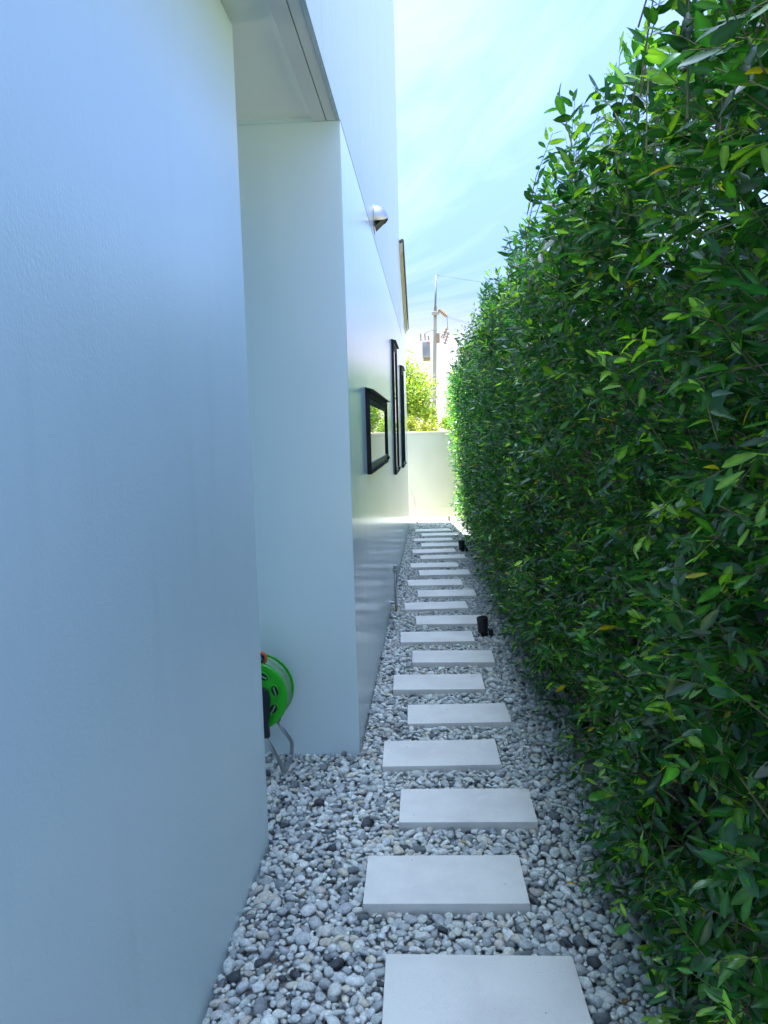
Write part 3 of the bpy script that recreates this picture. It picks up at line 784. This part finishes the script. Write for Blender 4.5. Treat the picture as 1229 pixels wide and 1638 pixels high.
def smooth_path(pts, n=8, rad=.03):
    pts = [Vector(p) for p in pts]; out = [pts[0]]
    for i in range(1, len(pts)-1):
        a = pts[i] + (pts[i-1]-pts[i]).normalized()*rad; b = pts[i] + (pts[i+1]-pts[i]).normalized()*rad
        for k in range(n+1):
            t = k/n; out.append(a*(1-t)**2 + pts[i]*2*t*(1-t) + b*t*t)
    out.append(pts[-1]); return out
for s_ in (1, -1):
    f0 = C0 + uX*(.058*s_) + Vector((0, 0, -.185)) - AX*.022
    f1 = Vector((C0.x + .128*s_, 3.508, .042)) if s_ > 0 else Vector((C0.x - .128, 3.508, .042))
    b1 = Vector((f1.x + .004*s_, 3.70, .042))
    b0 = C0 + uX*(.058*s_) + Vector((0, 0, -.185)) + AX*.183
    m_f = f0*.3 + f1*.7 + Vector((.012*s_, 0, .0)); m_b = b0*.30 + b1*.70 + Vector((.03*s_, 0, .02))
    MB().tube(smooth_path([f0, m_f, f1, b1, m_b, b0], rad=.022), .0095, 12).build('stand_tube', M['galv'], hr, smooth=True)
# carry handle and nozzle knob on top
MB().tube(smooth_path([C0 + uX*-.04 + Vector((0, 0, .05)) - AX*.022, C0 + uX*-.05 + Vector((0, 0, .235)) - AX*.022, C0 + uX*-.05 + Vector((0, 0, .235)) + AX*.178, C0 + uX*-.04 + Vector((0, 0, .05)) + AX*.178], rad=.03), .0095, 12).build('carry_handle', M['galv'], hr, smooth=True)
nk = Vector((-.838, 3.475, .632))
MB().lathe([(.0, .0), (.020, .0), (.0235, .006), (.0235, .028), (.020, .034), (.0, .034)], nk + Vector((0, 0, 0)), AX, 26).build('winding_knob', M['navy_plastic'], hr, auto=40)
tor = [nk + AX*.016 + (uX*math.cos(a) + Vector((0, 0, 1))*math.sin(a))*.026 for a in np.linspace(0, 2*math.pi, 33)[:-1]]
MB().tube(tor, .0085, 8, closed=True).build('knob_ring', M['orange'], hr, smooth=True)
MB().lathe([(.0, -.016), (.008, -.014), (.013, -.007), (.014, 0.0), (.0, .001)], nk, AX, 20).build('knob_cap', M['steel'], hr, smooth=True)
MB().tube([nk + AX*.034, nk + AX*.05 + Vector((-.01, 0, -.05)), C0 + AX*.05 + Vector((-.01, 0, .14))], .009, 8).build('hose_tail', M['hose'], hr, smooth=True)

# ---- utility pole with transformer
PB = Vector((.20, 40, 0)); PT = Vector((.435, 40, 8.15))
pole = empty('utility_pole', PB, 'pale concrete utility pole with steel top behind the far wall', 'utility pole')
def pp(z): return PB + (PT-PB)*(z/8.15)
a, b = .125, .085
q = [PB + Vector((x*a, y*a, -.1)) for x, y in ((-1,-1),(1,-1),(1,1),(-1,1))] + [PT + Vector((x*b, y*b, 0)) for x, y in ((-1,-1),(1,-1),(1,1),(-1,1))]
MB().add(q, [(0,3,2,1),(4,5,6,7),(0,1,5,4),(1,2,6,5),(2,3,7,6),(3,0,4,7)]).build('shaft', M['pole'], pole, bevel=.02)
MB().tube([pp(7.6) + Vector((0, -.13, 0)), PT + Vector((.07, -.13, 1.55))], .055, 10).build('steel_extension', M['pole_steel'], pole, smooth=True)
MB().tube([PT + Vector((.02, -.13, 1.53)), PT + Vector((.22, -.13, 1.53))], .02, 8).build('top_pin', M['pole_steel'], pole, smooth=True)
MB().box(PT.x-.2, PT.x+.2, 39.72, 39.88, 7.68, 7.86).build('crossarm_clamp', M['pole'], pole, bevel=.02)
MB().box(PT.x+.02, PT.x+.2, 39.74, 39.86, 6.25, 6.75).build('switch_bracket', M['insulator'], pole, bevel=.02)
def insul(a, b, name='insulator', n=6, rad=.10):
    a, b = Vector(a), Vector(b); d_ = b-a; L_ = d_.length; pr = [(.0, 0), (.03, 0)]
    for k in range(n):
        h = L_*(k+.5)/n; pr += [(.03, h-.25*L_/n), (rad, h-.02), (rad, h+.02), (.03, h+.25*L_/n)]
    pr += [(.03, L_), (.0, L_)]
    MB().lathe(pr, a, d_, 14).build(name, M['insulator'], pole, auto=50)
insul((PT.x+.18, 39.75, 7.95), (1.02, 39.6, 7.56))
insul((PT.x+.60, 39.6, 7.0), (PT.x+.36, 39.65, 6.45), n=4)
insul((PT.x+.66, 39.6, 6.75), (PT.x+.44, 39.65, 6.15), n=4)
MB().tube([(PT.x+.25, 39.7, 6.5), (PT.x+.62, 39.6, 7.02)], .03, 8).build('switch_arm', M['insulator'], pole, smooth=True)
MB().tube([(1.02, 39.6, 7.56), (PT.x+.62, 39.6, 7.0)], .014, 6).build('jumper_wire', M['wire'], pole, smooth=True)
tr = MB().box(-.30, .14, 39.45, 39.85, 5.50, 6.35).build('transformer', M['transformer'], pole, bevel=.03)
tr['label'] = 'grey transformer box mounted on the pole'
for k in range(7): MB().box(-.27+k*.06, -.245+k*.06, 39.36, 39.448, 5.6, 6.25).build('cooling_fin', M['transformer'], tr)
MB().box(-.24, .14, 39.5, 39.8, 5.32, 5.498).build('base_bracket', M['insulator'], tr, bevel=.015)
MB().lathe([(.0, 0), (.065, 0), (.065, .01), (.0, .01)], (.02, 39.355, 6.22), (0, -1, 0), 16).build('warning_disc', M['red'], tr)
for xx in (-.34, -.12, .06): insul((xx, 39.6, 6.36), (xx-.02, 39.6, 6.74 - (.14 if xx > 0 else 0)), 'bushing', 3, .05)
MB().tube([(-.12, 39.6, 6.74), (.1, 39.6, 6.85), (.42, 39.7, 6.9)], .012, 6).build('lead_wire', M['wire'], pole, smooth=True)
def wire(a, b, sag, label):
    a, b = Vector(a), Vector(b)
    pts = [a*(1-t) + b*t + Vector((0, 0, -sag*4*t*(1-t))) for t in np.linspace(0, 1, 24)]
    tag(MB().tube(pts, .008, 5).build('power_wire', M['wire'], smooth=True), label, 'wire', 'overhead wires')
wire((1.02, 39.6, 7.56), (26, 46, 6.6), 1.6, 'upper of the paired overhead wires running right from the pole insulator')
wire((1.02, 39.55, 7.50), (26, 45, 5.9), 1.7, 'lower of the paired overhead wires running right from the pole insulator')
wire((PT.x+.22, 39.87, 9.68), (26, 46, 9.0), .8, 'faint overhead wire running right from the very top of the pole')

# ---- trees and bushes beyond the end wall
def tree(name, x, y, h, crad, zc, nleaf, label, cbase, nclump=26, leafL=.075, seed=1):
    r_ = np.random.default_rng(seed); rd = random.Random(seed)
    t = empty(name, (x, y, 0), label, 'tree' if 'tree' in name else 'bush')
    th = zc - .2
    p = [Vector((x, y, -.1))]
    for k in range(1, 6): p.append(p[-1] + Vector((rd.uniform(-.07, .07), rd.uniform(-.07, .07), (th+.1)/5)))
    MB().tube(p, [.07, .06, .05, .045, .035, .02], 8).build('trunk', M['bark'], t, smooth=True)
    cl = []
    for k in range(nclump):
        v = r_.normal(size=3); v /= np.linalg.norm(v); v = v*r_.uniform(.35, 1)**.5
        c = np.array([x, y, zc]) + v*np.array([crad[0], crad[1], crad[2]])*.82
        cl.append(c)
    for k in range(0, nclump, 2):
        s_ = p[rd.randint(2, 5)]; e = Vector(cl[k]); m_ = (s_+e)/2 + Vector((rd.uniform(-.1, .1), rd.uniform(-.1, .1), .08))
        MB().tube([s_, m_, e], [.025, .015, .006], 5).build('branch', M['bark'], t, smooth=True)
    which = r_.integers(0, nclump, nleaf); cl = np.array(cl)
    sz = r_.uniform(.22, .5, nclump)*min(crad)
    P = cl[which] + r_.normal(0, 1, (nleaf, 3))*.55*sz[which][:, None]
    D = r_.normal(0, 1, (nleaf, 3)) + np.array([0, 0, -.3]); N = r_.normal(0, .7, (nleaf, 3)) + np.array([0, 0, .7])
    L = leafL*r_.uniform(.7, 1.3, nleaf)
    C = np.array(cbase)[None, :]*r_.uniform(.65, 1.4, (nleaf, 1))*np.stack([r_.uniform(.8, 1.25, nleaf), np.ones(nleaf), r_.uniform(.7, 1.3, nleaf)], 1)
    ok = P[:, 2] > .1
    P, D, N, L, C = P[ok], D[ok], N[ok], L[ok], C[ok]
    V, T = leaves_geo(P, D, N, L, L*.5, leaf_template(1))
    o_ = link('crown', np_mesh('crown', V, T, M['tree_leaf'], np.repeat(C, 5, 0)), t)
    return t
YG = (.20, .30, .035)
tree('broadleaf_tree', -1.05, 23.5, 4.0, (1.25, 1.1, 1.35), 2.75, 26000, 'yellow green leafy tree rising over far wall beside house', YG, 34, .085, 3)
tree('sapling_tree', .02, 25.0, 3.4, (.36, .4, .95), 2.3, 3200, 'thin sparse sapling in front of the utility pole', (.22, .30, .04), 12, .08, 5)
tree('leafy_tree', 1.75, 22.0, 3.8, (1.15, 1.0, 1.2), 2.5, 20000, 'bright green tree beyond far wall mirrored in the window', (.145, .255, .035), 30, .085, 6)
tree('low_bush', .75, 27.0, 2.4, (.62, .6, .85), 1.5, 8000, 'low bright bush right of the pole above far wall', (.20, .33, .04), 16, .085, 8)
tree('low_bush', -.45, 20.5, 2.1, (.75, .5, .5), 1.62, 6000, 'low yellowish bush just above the far wall coping', (.21, .25, .03), 16, .075, 9)
tree('leafy_tree', -3.6, 26.0, 5.0, (1.5, 1.4, 1.6), 3.2, 6000, 'green tree hidden behind the house end', (.14, .24, .04), 30, .09, 12)
